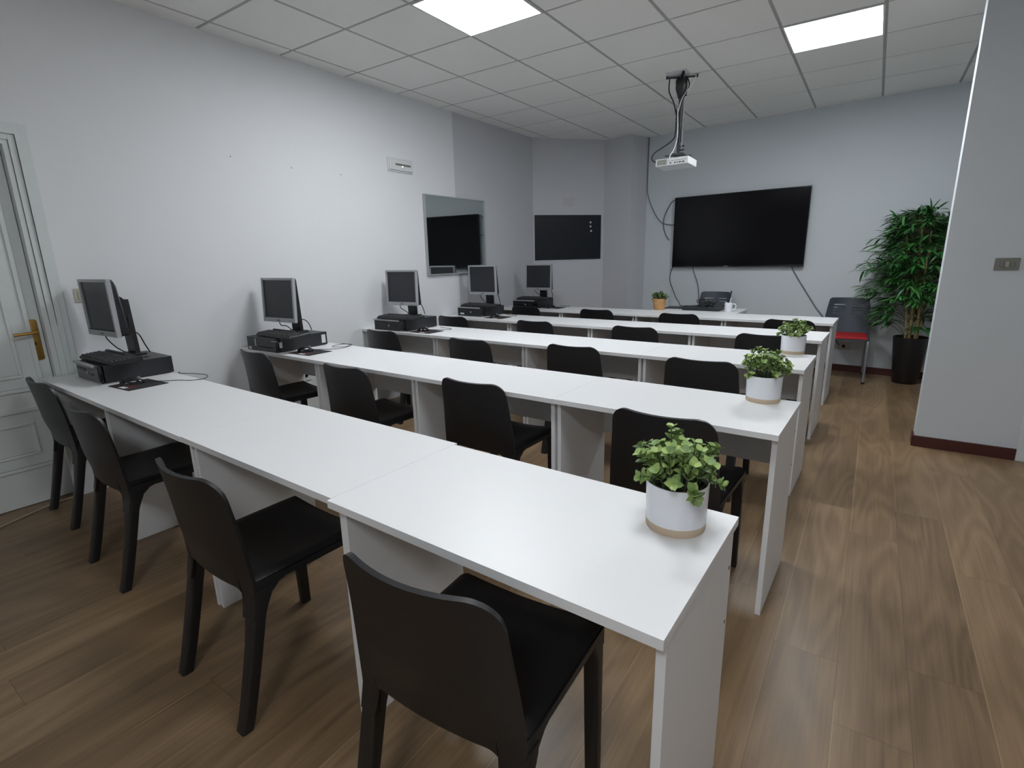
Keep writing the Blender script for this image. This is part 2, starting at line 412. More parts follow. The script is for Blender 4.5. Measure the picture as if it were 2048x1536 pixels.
# ------------------------------------------------------------------ black chairs
def sstep(a, b, x):
    u = max(0, min(1, (x-a)/(b-a))); return u*u*(3-2*u)
def make_chair(label):
    t = thing('chair', label, 'chair')
    def ye(z):                                   # edge profile of back and rear legs
        if z < .40: return -.245+.095*(z/.40)**.9
        return -.150-.042*((z-.40)/.39)**1.6
    BOW = .046
    def hw(z): return .219-.021*sstep(.43, .79, z)
    half = [.15, .3, .45, .53, .58, .62, .66, .70, .73, .75, .765, .80, .84, .88, .91, .94, .965, .985, 1]
    us = [-u for u in reversed(half)]+[0]+half
    P = []; ztop = .79; r = .068
    for i in range(25):
        v = i/24; row = []
        for u in us:
            x0 = abs(u); w = .198; cx = x0*w
            zt = ztop-.008*(1-x0*x0)
            if cx > w-r: zt += -r+math.sqrt(max(0, r*r-(cx-(w-r))**2))
            a = x0*.219
            if a < .134: zl = .426
            elif a < .167: zl = .426-.034+math.sqrt(max(0, .034**2-(a-.134)**2))
            else: zl = .34
            z = zl+(zt-zl)*v**.9
            row.append((u*hw(z), ye(z)-BOW*(1-u*u)*(.45+.55*sstep(.40, .58, z)), z))
        P.append(row)
    mb = MB(); mb.sheet(P, .012); obj('backrest', mb, 'chair', t, 50)
    P = []; ny = 18                              # seat with aprons
    for i in range(ny+1):
        v = i/ny; y = -.152+.388*v
        w = .209+.007*v; row = []
        for j in range(25):
            u = -1+2*j/24
            z = .447+.014*u*u-.012*sstep(.2, .9, 1-abs(v-.45)*2)*(1-u*u)-.012*sstep(.85, 1, v)*(1-u*u)
            z -= .012*sstep(.92, 1, abs(u))
            row.append((u*w, y+(.012*v-.020*(1-v))*(1-u*u), z))
        P.append(row)
    mb = MB(); mb.sheet(P, .014)
    for sx in (-1, 1):
        P = []
        for i in range(21):
            v = i/20; y = -.155+.390*v
            zl = .432-.045*(1-sstep(.06, .24, v))-.03*sstep(.90, 1, v)
            P.append([(sx*(.211+.006*v), y, zl+(.452-zl)*k/4) for k in range(5)])
        mb.sheet(P, .012)
    P = []
    for i in range(17):
        u = -1+2*i/16
        zt = .452 if abs(u) > .9 else .437+.014*u*u; zl = .420-.03*sstep(.84, 1, abs(u))
        P.append([(u*.214, .232+.012*(1-u*u), zl+(zt-zl)*k/3) for k in range(4)])
    mb.sheet(P, .012)
    obj('seat', mb, 'chair', t, 50)
    def rr(x0, x1, y0, y1, z, r=.007, n=3, rear=0.0):
        pts = []
        for (cx, cy, a0) in ((x1-r, y1-r, 0), (x0+r, y1-r, 90), (x0+r, y0+r, 180), (x1-r, y0+r, 270)):
            for k in range(n+1):
                a = math.radians(a0+90*k/n); x = cx+r*math.cos(a); y = cy+r*math.sin(a)
                if a0 >= 180: y -= rear*(1-min(1, (x/.219)**2))
                pts.append((x, y, z))
        return pts
    for sx in (-1, 1):
        rings = []
        for i in range(17):
            z = .425*i/16; w = .044+.005*z/.4; d = .030+.004*z/.4+.016*sstep(.34, .425, z)
            xs = sorted((sx*.2205, sx*(.2205-w)))
            rings.append(rr(xs[0], xs[1], ye(z)-.006, ye(z)+d, z, rear=BOW*.45*sstep(.22, .40, z)))
        mb = MB(); mb.loft(rings); obj('leg', mb, 'chair', t, 50)
    for sx in (-1, 1):
        rings = []
        for i in range(13):
            z = .450*i/12; w = .036+.006*z/.45; d = .034+.008*z/.45+.03*sstep(.37, .45, z)
            xs = sorted((sx*.2205, sx*(.2205-w)))
            rings.append(rr(xs[0], xs[1], .242-d, .242, z))
        mb = MB(); mb.loft(rings); obj('leg', mb, 'chair', t, 50)
    return t
CORN = [[(-1.834, -3.055), (-.966, -3.137), (.141, -3.225), (1.079, -3.262)],
        [(-1.656, -1.975), (-.682, -2.017), (.191, -1.957), (1.147, -2.022)],
        [(-1.649, -.864), (-.659, -.924), (.146, -.833), (.996, -.925)],
        [(-1.801, .223), (-.808, .223), (.161, .221), (1.148, .201)],
        [(-1.672, 1.414), (-.731, 1.387), (.194, 1.31), (1.186, 1.177)]]
YAW = [[-.01, .0, .0, .085], [-.06, .0, .01, .0], [-.02, -.01, .0, .0], [0, 0, 0, 0], [0, 0, 0, -.02]]
chw = ['next to the left wall', 'second from the left wall', 'third from the left wall', 'at the aisle end']
c0 = None
for k in range(5):
    for c in range(4):
        rz = TH+YAW[k][c]
        loc = Vector(CORN[k][c]+(0,))-Matrix.Rotation(rz, 3, 'Z') @ Vector((-.195, -.19, 0))
        lb = 'black plastic chair in the %s, %s' % (ROWN[k], chw[c])
        g = 'black chairs at the desks'
        if c0 is None:
            c0 = make_chair(lb); c0.location = loc; c0.rotation_euler = (0, 0, rz); c0['group'] = g
        else: dup(c0, loc, rz, lb, g)

# ------------------------------------------------------------------ computers
def make_tower(label, loc, rz, w, d, kind):
    """origin at the front right bottom corner; body runs to -x, +y"""
    h = .099
    t = thing('computer_tower', label, 'computer', loc, rz, 'black desktop computers')
    mb = MB(); mb.box((-w/2, d/2+.012, h/2+.002), (w, d-.024, h-.004), .003); obj('case', mb, 'case', t)
    mb = MB(); mb.box((-w/2, .009, h/2), (w, .022, h), .006, seg=3); f = obj('front_panel', mb, 'blackgloss', t)
    if kind == 'strip':
        mb = MB(); mb.box((-w*.56, -.004, h-.006), (w*.86, .020, .012), .003); obj('silver_strip', mb, 'silver', f)
        mb = MB(); mb.lathe([(.008, 0), (.008, .004), (.005, .006)], (0, 0, 0), 20); obj('power_button', mb, 'silver', f, loc=(-w*.49, -.001, h*.46), rot=(PI/2, 0, 0))
        mb = MB(); mb.box((-w*.28, -.002, h*.44), (.05, .004, .012), .002); obj('port_panel', mb, 'black', f)
        mb = MB(); mb.box((-w*.74, -.0025, h*.62), (.14, .003, .014), .001); obj('drive_slot', mb, 'black', f)
        mb = MB(); mb.box((-.01, -.003, .006), (.06, .006, .005), .002); obj('lower_trim', mb, 'silver', f)
    else:
        mb = MB(); mb.box((-w*.70, -.0025, h*.62), (.012, .003, .055), .001); obj('badge', mb, 'silver', f)
        mb = MB(); mb.box((-w*.36, -.003, h*.33), (.16, .004, .006), .001); obj('drive_slot', mb, 'dark', f)
        mb = MB(); mb.box((-w*.9, -.0025, h*.17), (.03, .003, .02), .001); obj('sticker', mb, 'label', f)
        mb = MB(); mb.box((-.03, -.001, h*.8), (.06, .006, .006), .002); obj('silver_strip', mb, 'silver', f)
        mb = MB(); mb.box((.0008, d*.92, h*.5), (.0016, .035, .062), .0005); obj('label_sticker', mb, 'label', t)
        mb = MB(); mb.box((.0008, .03, h*.52), (.0016, .022, .04), .0005); obj('label_sticker', mb, 'label', t)
    mb = MB(); mb.box((-.09, d-.10, h-.0005), (.05, .025, .003), .001); obj('cable_recess', mb, 'dark', t)
    for xx in (-.03, -w+.03):
        for yy in (.05, d-.05):
            pass
    return t
def make_monitor(label, loc, rz, tilt, fz):
    """origin on the tower under the column; face centre at height fz above it, face turned to -y"""
    t = thing('monitor', label, 'monitor', loc, rz, 'silver framed monitors')
    w, h = .376, .322
    T = Matrix.Translation((0, -.095, fz)) @ Matrix.Rotation(-tilt, 4, 'X')
    mb = MB(); e = .017
    for (x, z, dx, dz) in ((0, h/2-e/2, w, e), (0, -h/2+.016, w, .032), (-w/2+e/2, .0075, e, h-e-.032), (w/2-e/2, .0075, e, h-e-.032)):
        mb.box((x, 0, z), (dx, .024, dz), .0025, T)
    b = obj('bezel', mb, 'silver', t)
    mb = MB(); mb.box((0, .004, .0075), (w-2*e+.002, .012, h-e-.032+.002), 0, T); obj('screen', mb, 'screen', t)
    mb = MB(); mb.box((0, -.0125, -h/2+.015), (.034, .002, .006), .0008, T); obj('badge', mb, 'black', b)
    mb = MB(); mb.box((.13, -.0125, -h/2+.012), (.05, .002, .004), .0008, T); obj('buttons', mb, 'steel', b)
    def ring(y, sx, zt, zb, r=.012):
        pts = []
        for (cx, cz, a0) in ((sx-r, zt-r, 0), (-sx+r, zt-r, 90), (-sx+r, zb+r, 180), (sx-r, zb+r, 270)):
            for k in range(4):
                a = math.radians(a0+30*k); pts.append(T @ Vector((cx+r*math.cos(a), y, cz+r*math.sin(a))))
        return pts
    mb = MB(); mb.loft([ring(.010, w/2-.002, h/2-.002, -h/2+.002), ring(.022, w/2-.004, h/2-.004, -h/2+.003), [p+(T.to_3x3() @ Vector((0, .032*max(0, .5-q.z/h), 0))) for p, q in [(p, T.inverted() @ p) for p in ring(.026, w/2-.010, h/2-.010, -h/2+.006)]], [p+(T.to_3x3() @ Vector((0, .020*max(0, .5-q.z/h), 0))) for p, q in [(p, T.inverted() @ p) for p in ring(.044, w/2-.035, h/2-.035, -h/2+.02)]]])
    obj('back_shell', mb, 'black', t)
    # hump, column and foot
    mb = MB(); rings = []
    for i in range(9):
        a = PI*i/8
        rings.append([(-.055, -.050+.080*math.sin(a), fz-.01+.085*math.cos(a)), (.055, -.050+.080*math.sin(a), fz-.01+.085*math.cos(a)), (.055, -.065, fz-.01+.085*math.cos(a)), (-.055, -.065, fz-.01+.085*math.cos(a))])
    mb.loft(rings); obj('pivot_hump', mb, 'black', t)
    mb = MB(); rings = []
    for i in range(9):
        z = .004+(fz+.035)*i/8; y = .040-.012*i/8
        rings.append([(-.05, y-.014, z), (.05, y-.014, z), (.046, y+.012, z), (-.046, y+.012, z)])
    mb.loft(rings); obj('stand_column', mb, 'black', t)
    mb = MB(); mb.box((0, .030, .005), (.16, .085, .009), .004); obj('stand_foot', mb, 'black', t)
    mb = MB(); mb.tube([(-.06, -.075, fz-h/2+.012), (-.055, -.065, fz-h/2-.03), (-.03, -.04, .05), (-.01, -.015, .022), (.0, .0, .012)], .0035, 8, 5); obj('cable', mb, 'rubber', t)
    mb = MB(); mb.tube([(.06, -.045, fz-h/2+.04), (.075, -.02, fz-h/2+.02), (.105, .03, fz-h/2+.005), (.115, .055, .06), (.112, .075, .012)], .0035, 8, 5); obj('cable', mb, 'rubber', t)
    return t
def make_keyboard(label):
    t = thing('keyboard', label, 'keyboard')
    mb = MB(); w, d = .44, .155
    mb.loft([[(-w/2, -d/2, 0), (w/2, -d/2, 0), (w/2, d/2, 0), (-w/2, d/2, 0)], [(-w/2, -d/2, .012), (w/2, -d/2, .012), (w/2, d/2, .024), (-w/2, d/2, .024)], [(-w/2+.004, -d/2+.004, .016), (w/2-.004, -d/2+.004, .016), (w/2-.004, d/2-.004, .028), (-w/2+.004, d/2-.004, .028)]])
    obj('body', mb, 'black', t)
    def keys(name, x0, nx, y0, ny):
        mb = MB()
        for i in range(nx):
            for j in range(ny):
                y = y0+j*.019; z = .0165+.012*(y+d/2)/d
                mb.loft([[(x0+i*.019+a, y+b, z) for a, b in ((0, 0), (.017, 0), (.017, .017), (0, .017))], [(x0+i*.019+a, y+b, z+.008) for a, b in ((.002, .002), (.015, .002), (.015, .015), (.002, .015))]])
        return obj(name, mb, 'keycap', t)
    keys('letter_keys', -.213, 15, -.070, 5); keys('function_keys', -.213, 15, .047, 1); keys('arrow_keys', .078, 3, -.070, 5); keys('number_keys', .140, 4, -.070, 5)
    return t
def make_mouse(label):
    t = thing('mouse', label, 'mouse')
    mb = MB(); rings = []
    for i in range(11):
        v = i/10; y = -.055+.11*v
        w = .031*math.sqrt(max(.02, 1-(2*v-1)**4)); h = .036*math.sqrt(max(.03, math.sin(PI*min(1, v*.85+.12))))
        rings.append([(w*math.cos(PI*k/10), y, max(0, h*math.sin(PI*k/10)**.8)) for k in range(11)])
    mb.loft(rings); obj('body', mb, 'blackgloss', t, 60)
    mb = MB(); mb.tube([(-.004, .032, .031), (.004, .032, .031)], .008, 10); obj('scroll_wheel', mb, 'steel', t)
    mb = MB(); mb.box((-.024, .0, .020), (.004, .04, .010), .0015); obj('side_grip', mb, 'silver', t)
    return t
def make_pad(label):
    t = thing('mouse_pad', label, 'mouse pad')
    mb = MB(); mb.box((0, 0, .0018), (.225, .19, .0036), .0012); obj('mat', mb, 'padcloth', t)
    mb = MB(); mb.box((.0, -.052, .0039), (.15, .06, .0006)); obj('red_print', mb, 'padred', t)
    mb = MB(); mb.box((.015, -.078, .0043), (.06, .024, .0006)); obj('white_print', mb, 'label', t)
    return t
near = ['nearest the door', 'in the second row', 'in the third row', 'in the fourth row', 'in the farthest row']
# tower front right corner, depth, yaw ; monitor foot ; keyboard ; pad
TW = [((-1.432, -2.872), .365, .36, -.035, 'strip'), ((-1.456, -1.828), .365, .42, .02, 'label'), ((-1.425, -.645), .385, .42, -.02, 'strip'),
      ((-1.475, .585), .375, .36, -.03, 'strip'), ((-1.420, 1.60), .375, .36, -.03, 'strip')]
MO = [(-1.713, -2.722, 1.127, .038, -.01), (-1.680, -1.632, 1.087, .044, .06), (-1.668, -.401, 1.105, .053, .03), (-1.645, .800, 1.120, 0., -.03), (-1.565, 1.86, 1.107, .03, .04)]
KB = [(-1.575, -2.760, .0), (-1.520, -1.735, -.04), (-1.53, -.575, .02), (-1.57, .655, .0), (-1.51, 1.67, -.02)]
PD = [(-1.235, -2.768, .055), (-1.268, -1.70, .03), (-1.245, -.545, .0), (-1.305, .60, 0), (-1.28, 1.76, 0)]
k0 = m0 = p0 = None
ztop = HD+.099
for k in range(5):
    (tx, ty), w, d, rz, kind = TW[k]
    sp = ['with silver corner trim', 'with a white sticker on its side', 'with a full silver strip along the front', 'with a white sticker low on its front', 'half hidden by a chair']
    tw = make_tower('black desktop computer %s, %s' % (near[k], sp[k]), (tx, ty, HD), rz, w, d, kind)
    if k == 3:
        mb = MB(); mb.box((-w*.82, -.0035, .026), (.055, .003, .018), .001); obj('label_sticker', mb, 'label', tw)
    mx, my, mz, myaw, tilt = MO[k]
    back = Matrix.Rotation(myaw, 3, 'Z') @ Vector((0, .095, 0))
    make_monitor('silver framed monitor on the black computer %s' % near[k], (mx+back.x, my+back.y, ztop), myaw, tilt, mz-ztop)
    kx, ky, kr = KB[k]
    lb = 'black keyboard lying on the computer case %s' % near[k]; kz = ztop+.005
    if k0 is None: k0 = make_keyboard(lb); k0['group'] = 'black keyboards'; kk = k0; k0.location = (kx, ky, kz); k0.rotation_euler = (0, 0, kr)
    else: kk = dup(k0, (kx, ky, kz), kr, lb, 'black keyboards')
    px, py, pr = PD[k]
    lb = 'dark mouse pad with red print beside the computer %s' % near[k]
    if p0 is None: p0 = make_pad(lb); p0['group'] = 'dark mouse pads'; p0.location = (px, py, HD); p0.rotation_euler = (0, 0, pr)
    else: dup(p0, (px, py, HD), pr, lb, 'dark mouse pads')
    lb = 'black mouse on the pad %s' % near[k]
    rm = Matrix.Rotation(pr, 3, 'Z') @ Vector((-.03, -.015, 0)); ml = (px+rm.x, py+rm.y, HD+.0042)
    mrot = pr-.25
    if m0 is None: m0 = make_mouse(lb); m0['group'] = 'black mice'; m0.location = ml; m0.rotation_euler = (0, 0, mrot); mm = m0
    else: mm = dup(m0, ml, mrot, lb, 'black mice')
    mm['_w'] = 1
for k, mm in enumerate([o for o in COL.objects if o.name.startswith('mouse') and o.type == 'EMPTY' and '_w' in o]):
    del mm['_w']
    loops = [[(0, .054, .010), (.02, .09, .004), (.06, .13, .003), (.10, .19, .003), (.16, .235, .003), (.17, .30, .003), (.08, .335, .003), (-.02, .30, .003), (-.10, .24, .004), (-.13, .25, .006)],
             [(0, .054, .010), (.0, .10, .004), (.05, .17, .003), (.06, .26, .003), (.0, .33, .003), (-.09, .35, .003), (-.10, .27, .003), (-.05, .22, .003), (.02, .27, .003), (-.02, .36, .003), (-.13, .33, .004)]]
    pts = loops[k] if k < 2 else [(0, .054, .010), (.02, .10, .004), (.07, .16, .003), (.10, .22, .003), (.06, .25, .003), (-.04, .24, .003), (-.10, .25, .004)]
    mb = MB(); mb.tube(pts, .002, 6, 5); obj('cable', mb, 'rubber', mm)

# ------------------------------------------------------------------ potted plants
def leaf(mb, base, d, up, L, W, fold=.15, curl=.25, nseg=4):
    """ovate leaf: two strips either side of the midrib"""
    d = d.normalized(); side = d.cross(up)
    side = side.normalized() if side.length > 1e-5 else d.orthogonal().normalized()
    n = side.cross(d).normalized()
    mid = []; lf = []; rt = []
    for i in range(nseg+1):
        u = i/nseg; wd = W*math.sin(PI*min(1, u*.93+.035))**.8*(1.0-.15*u)
        if i == 0: wd = W*.08
        if i == nseg: wd = 0
        p = base+d*(L*u)-n*(curl*L*u*u)
        mid.append(mb.bm.verts.new(p)); lf.append(mb.bm.verts.new(p+side*wd+n*fold*wd)); rt.append(mb.bm.verts.new(p-side*wd+n*fold*wd))
    for i in range(nseg):
        mb.bm.faces.new((mid[i], mid[i+1], lf[i+1], lf[i])); mb.bm.faces.new((mid[i], rt[i], rt[i+1], mid[i+1]))
def leafobj(name, mb, m, parent):
    me = bpy.data.meshes.new(name); mb.bm.to_mesh(me); mb.bm.free(); me.materials.append(M[m])
    me.polygons.foreach_set('use_smooth', [True]*len(me.polygons))
    o = bpy.data.objects.new(name, me); COL.objects.link(o); o.parent = parent; return o
def sprig_plant(t, seed, z0, rad, height, nst, L, W, m, pairs=5, droop=.3):
    rr = random.Random(seed); lm = MB(); sm = MB()
    for s in range(nst):
        a = 2*PI*(s*.618034)+rr.uniform(-.2, .2); q = math.sqrt((s+.5)/nst)
        base = Vector((q*rad*.55*math.cos(a), q*rad*.55*math.sin(a), z0))
        tip = Vector((q*rad*1.02*math.cos(a)*rr.uniform(.85, 1.05), q*rad*1.02*math.sin(a)*rr.uniform(.85, 1.05), z0+height*(1-.50*q*q)*rr.uniform(.55, 1.0)-(.03*droop/.3 if q > .9 and rr.random() < .5 else 0)))
        mid = (base+tip)/2+Vector((0, 0, height*.10*q))
        pts = [base.lerp(mid, u/3*1.0) if u <= 3 else mid.lerp(tip, (u-3)/3) for u in range(7)]
        sm.tube(pts, .0014, 5)
        nl = pairs+rr.randint(-1, 1)
        for i in range(nl):
            u = .30+.70*(i+.3)/nl; f = u*6; i0 = min(5, int(f)); p = pts[i0].lerp(pts[i0+1], f-i0); ax = (pts[i0+1]-pts[i0]).normalized()
            o1 = ax.orthogonal().normalized(); ang = i*PI/2+rr.uniform(-.4, .4)+s
            sd = Matrix.Rotation(ang, 3, ax) @ o1
            for sg in (1, -1):
                dirv = (sd*sg*1.0+ax*rr.uniform(.55, 1.15)).normalized()
                leaf(lm, p, dirv, ax, L*rr.uniform(.75, 1.1)*(1-.25*(u > .9)), W*rr.uniform(.75, 1.05), .38, rr.uniform(-.1, .25))
        for sg in range(3):
            dv = (Matrix.Rotation(sg*2.1+s, 3, ax) @ o1*.9+ax*.7).normalized()
            leaf(lm, tip, dv, ax, L*.75, W*.85, .25, .05)
    leafobj('foliage', lm, m, t); obj('stems', sm, 'stem', t)
def white_pot_plant(label, loc, seed, r=.070, h=.112, foliage=None):
    t = thing('potted_plant', label, 'potted plant', loc, R.uniform(0, 6), 'plants in white pots')
    mb = MB(); mb.lathe([(r*.94, 0), (r*.955, .002), (r*.965, .0195)], n=48); obj('base_band', mb, 'bandc', t)
    mb = MB(); mb.lathe([(r*.965, .0195), (r*.99, h-.004), (r*.992, h), (r*.95, h), (r*.945, h-.018), (r*.3, h-.018)], n=48); obj('pot', mb, 'ceramic', t)
    mb = MB(); mb.lathe([(r*.944, h-.022), (r*.944, h-.014), (r*.6, h-.010), (.002, h-.008)], n=32); obj('soil', mb, 'soil', t)
    f = foliage or (.100, .140, 44, .0245, .0112)
    sprig_plant(t, seed, h-.012, f[0], f[1], f[2], f[3], f[4], 'leaf')
    return t
white_pot_plant('green leafy plant in a white pot on the desk end nearest the camera', (1.612, -2.740, HD), 11)
white_pot_plant('green leafy plant in a white pot on the aisle end of the second row', (1.600, -1.500, HD), 23, foliage=(.100, .132, 38, .0235, .0106))
white_pot_plant('green leafy plant in a white pot on the aisle end of the third row', (1.568, -.250, HD), 37, foliage=(.098, .116, 36, .0235, .0104))
t = thing('potted_plant', 'small green plant in a tan wooden pot on the teacher desk', 'potted plant', (-.052, 2.02, HD), 0)
mb = MB(); mb.lathe([(.056, 0), (.060, .002), (.079, .128), (.073, .128), (.070, .110), (.02, .110)], n=40); obj('pot', mb, 'woodpot', t)
mb = MB(); mb.lathe([(.070, .108), (.071, .116), (.002, .118)], n=24); obj('soil', mb, 'soil', t)
sprig_plant(t, 51, .112, .098, .10, 30, .024, .009, 'leafdark', 4)

def bamboo_plant():
    t = thing('bamboo_plant', 'tall artificial bamboo plant in a tapered black planter in the back corner', 'plant', (2.325, 2.79, 0), 0)
    mb = MB(); mb.lathe([(.106, 0), (.110, .004), (.152, .476), (.148, .48), (.138, .476), (.134, .44), (.02, .44)], n=40); obj('planter', mb, 'potblack', t)
    mb = MB(); mb.lathe([(.135, .435), (.136, .446), (.002, .45)], n=24); obj('soil', mb, 'soil', t)
    rr = random.Random(5); lm = MB(); bm_ = MB(); canes = []
    for (x, y, tx, ty, h, r) in ((-.02, .0, -.05, -.02, 1.62, .017), (.03, -.03, .02, -.06, 1.52, .014), (-.05, -.03, -.17, -.06, 1.50, .010), (.05, .04, .14, .03, 1.55, .011), (-.01, .05, -.02, .10, 1.60, .012)):
        pts = [Vector((x+(tx-x)*u**1.3, y+(ty-y)*u**1.3, .44+(h-.44)*u)) for u in (0, .2, .4, .6, .8, 1)]
        mb = MB(); mb.tube(pts, r, 10, 3, r*.5); obj('cane', mb, 'cane', t); canes.append(pts)
    def yclamp(p): return Vector((p.x, min(p.y, .225-.1*p.x*0), p.z))
    n = 0
    for s in range(380):
        z = .58+1.14*rr.random()**.85
        prof = max(.10, .46*math.sin(PI*min(1, max(0, (z-.36)/1.50)))**.65)
        a = s*2.399+rr.uniform(-.4, .4); q = prof*rr.uniform(.35, 1.0)
        if z < .85 and rr.random() < .45: continue
        cx = -.07
        c = canes[s % 5]; f = min(4.99, max(0, (z-.12-.44)/(c[-1].z-.44)*5)); i0 = int(f); st = c[i0].lerp(c[i0+1], f-i0)
        tip = Vector((cx+q*math.cos(a), q*.8*math.sin(a), z)); tip = yclamp(tip)
        mid = (st+tip)/2+Vector((0, 0, .05)); pts = [st, mid, tip]
        bm_.tube(pts, .0022, 5, 4)
        ax = (tip-mid).normalized()
        nl = rr.randint(6, 9)
        for i in range(nl):
            u = .45+.55*i/(nl-1); p = mid.lerp(tip, u)
            dv = (ax+Vector((rr.uniform(-.8, .8), rr.uniform(-.8, .8), rr.uniform(-.45, .35)))).normalized()
            L = rr.uniform(.09, .155)
            e = p+dv*L
            if e.y > .235: dv.y = min(dv.y, 0); dv.normalize()
            leaf(lm, p, dv, Vector((rr.uniform(-.4, .4), rr.uniform(-.4, .4), 1)), L, rr.uniform(.010, .0145), .2, rr.uniform(.1, .5), 4)
    leafobj('foliage', lm, 'bamboo', t); obj('twigs', bm_, 'stem', t)
bamboo_plant()

# ------------------------------------------------------------------ visitor chairs with steel legs
def make_visitor_chair(label, loc, rz, red=True, hs=1.0):
    """faces -y; origin on the floor under the seat"""
    t = thing('visitor_chair', label, 'chair', loc, rz)
    us = [-1, -.85, -.70, -.14, -.02+.04, .14-.0, .70, .85, 1]
    us = [-1, -.9, -.72, -.5, -.15, 0, .15, .5, .72, .9, 1]
    zs = [.46, .50, .54, .58, .62, .65, .668, .678, .700, .710, .732, .742, .764, .774, .80, .825, .845]
    P = []; holes = set()
    for i, z in enumerate(zs):
        row = []; z = .46+(z-.46)*(.845*hs-.46)/.385; f = (z-.46)/.39
        for u in us:
            w = .225-.045*f**1.5
            zz = z-(.012*(abs(u) > .95) if i == len(zs)-1 else 0)
            row.append((u*w, .215+.075*f-.045*u*u*(.4+.6*f)+.03*(1-f)*0, zz))
        P.append(row)
    for i in (6, 8, 10, 12):
        for j in (2, 3, 6, 7): holes.add((i, j))
    mb = MB(); mb.sheet(P, .008, holes); obj('backrest', mb, 'slate', t, 50)
    P = [[(u*.215, -.225+.44*v, .448+.012*math.sin(PI*v)+.006*u*u) for u in (-1, -.6, -.2, .2, .6, 1)] for v in [i/8 for i in range(9)]]
    mb = MB(); mb.sheet(P, .012); obj('seat_shell', mb, 'slate', t)
    mb = MB(); mb.box((0, -.02, .462), (.40, .40, .032), .016, seg=4); obj('seat_pad', mb, 'red' if red else 'slate', t)
    for sx in (-1, 1):
        mb = MB(); mb.tube([(sx*.205, -.245, .006), (sx*.205, -.215, .40), (sx*.205, -.19, .432), (sx*.205, -.1, .436)], .0125, 10, 4); l = obj('leg', mb, 'steel', t)
        mb = MB(); mb.lathe([(.016, 0), (.016, .014), (.013, .02)], (sx*.205, -.2455, 0), 12); obj('foot_cap', mb, 'black', l)
        mb = MB(); mb.tube([(sx*.205, .275, .006), (sx*.205, .22, .40), (sx*.205, .20, .432), (sx*.205, -.1, .436)], .0125, 10, 4); l = obj('leg', mb, 'steel', t)
        mb = MB(); mb.lathe([(.016, 0), (.016, .014), (.013, .02)], (sx*.205, .2745, 0), 12); obj('foot_cap', mb, 'black', l)
    return t
make_visitor_chair('grey chair with a red seat and steel legs against the back wall', (1.755, 2.74, 0), .03)
make_visitor_chair('grey slatted chair behind the laptop at the teacher desk', (.300, 2.84, 0), -.03, False, 1.04)

# ------------------------------------------------------------------ teacher desk things
t = thing('laptop', 'closed black laptop lying on the teacher desk', 'laptop', (.405, 2.17, HD), TH)
mb = MB(); mb.box((0, 0, .012), (.40, .26, .018), .004); obj('base', mb, 'black', t)
mb = MB(); mb.box((0, 0, .0265), (.40, .26, .009), .003); obj('lid', mb, 'case', t)
mb = MB(); pts = []
rr = random.Random(3)
for i in range(46):
    a = i*.72; q = .045+.028*math.sin(i*1.3)
    pts.append((q*1.45*math.cos(a), q*math.sin(a), .008+.085*(.5+.5*math.sin(i*.9))*(1-abs(i-23)/34)))
pts = [(-.24, .03, .004), (-.16, -.01, .010), (-.09, .0, .014)]+pts+[(.10, .0, .045), (.13, .03, .07)]
mb.tube(pts, .0042, 7, 4)
tag(obj('coiled_cable', mb, 'rubber', loc=(.425, 2.16, HD+.032)), 'black cable coiled in a tangle on the closed laptop', 'cable')
mb = MB(); mb.box((0, 0, .006), (.30, .20, .012), .003)
tag(obj('folder', mb, 'case', loc=(.105, 2.27, HD), rot=(0, 0, TH)), 'flat dark folder on the teacher desk behind the wooden pot', 'folder')
t = thing('mug', 'white mug with pens on the teacher desk', 'mug', (.69, 2.05, HD), .1)
mb = MB(); mb.lathe([(.034, 0), (.038, .004), (.040, .098), (.037, .1), (.035, .096), (.033, .012), (.002, .010)], n=32); obj('cup', mb, 'ceramic', t)
mb = MB(); mb.tube([(.036, 0, .082), (.062, 0, .084), (.073, 0, .066), (.072, 0, .042), (.058, 0, .024), (.036, 0, .024)], .0058, 10, 5); obj('handle', mb, 'ceramic', t)
mb = MB(); mb.tube([(-.018, .0, .014), (-.002, .0, .10), (.016, .0, .20), (.020, .0, .222)], .011, 8, 3, .007)
tag(obj('marker_pen', mb, 'black', loc=(.69, 2.05, HD)), 'thick black marker standing in the white mug', 'pen')
t = thing('marker_pen', 'white marker with a dark cap in the white mug', 'pen', (.69, 2.05, HD), 0)
mb = MB(); mb.tube([(-.004, -.014, .014), (.022, -.016, .128)], .0065, 10); obj('barrel', mb, 'whiteplastic', t)
mb = MB(); mb.tube([(.0224, -.016, .1285), (.0275, -.0162, .148)], .0068, 10); obj('cap', mb, 'whiteplastic', t)
mb = MB(); mb.tube([(-.008, .014, .014), (.010, .014, .135)], .006, 10)
tag(obj('marker_pen', mb, 'greendot', loc=(.69, 2.05, HD)), 'green pen in the white mug', 'pen')

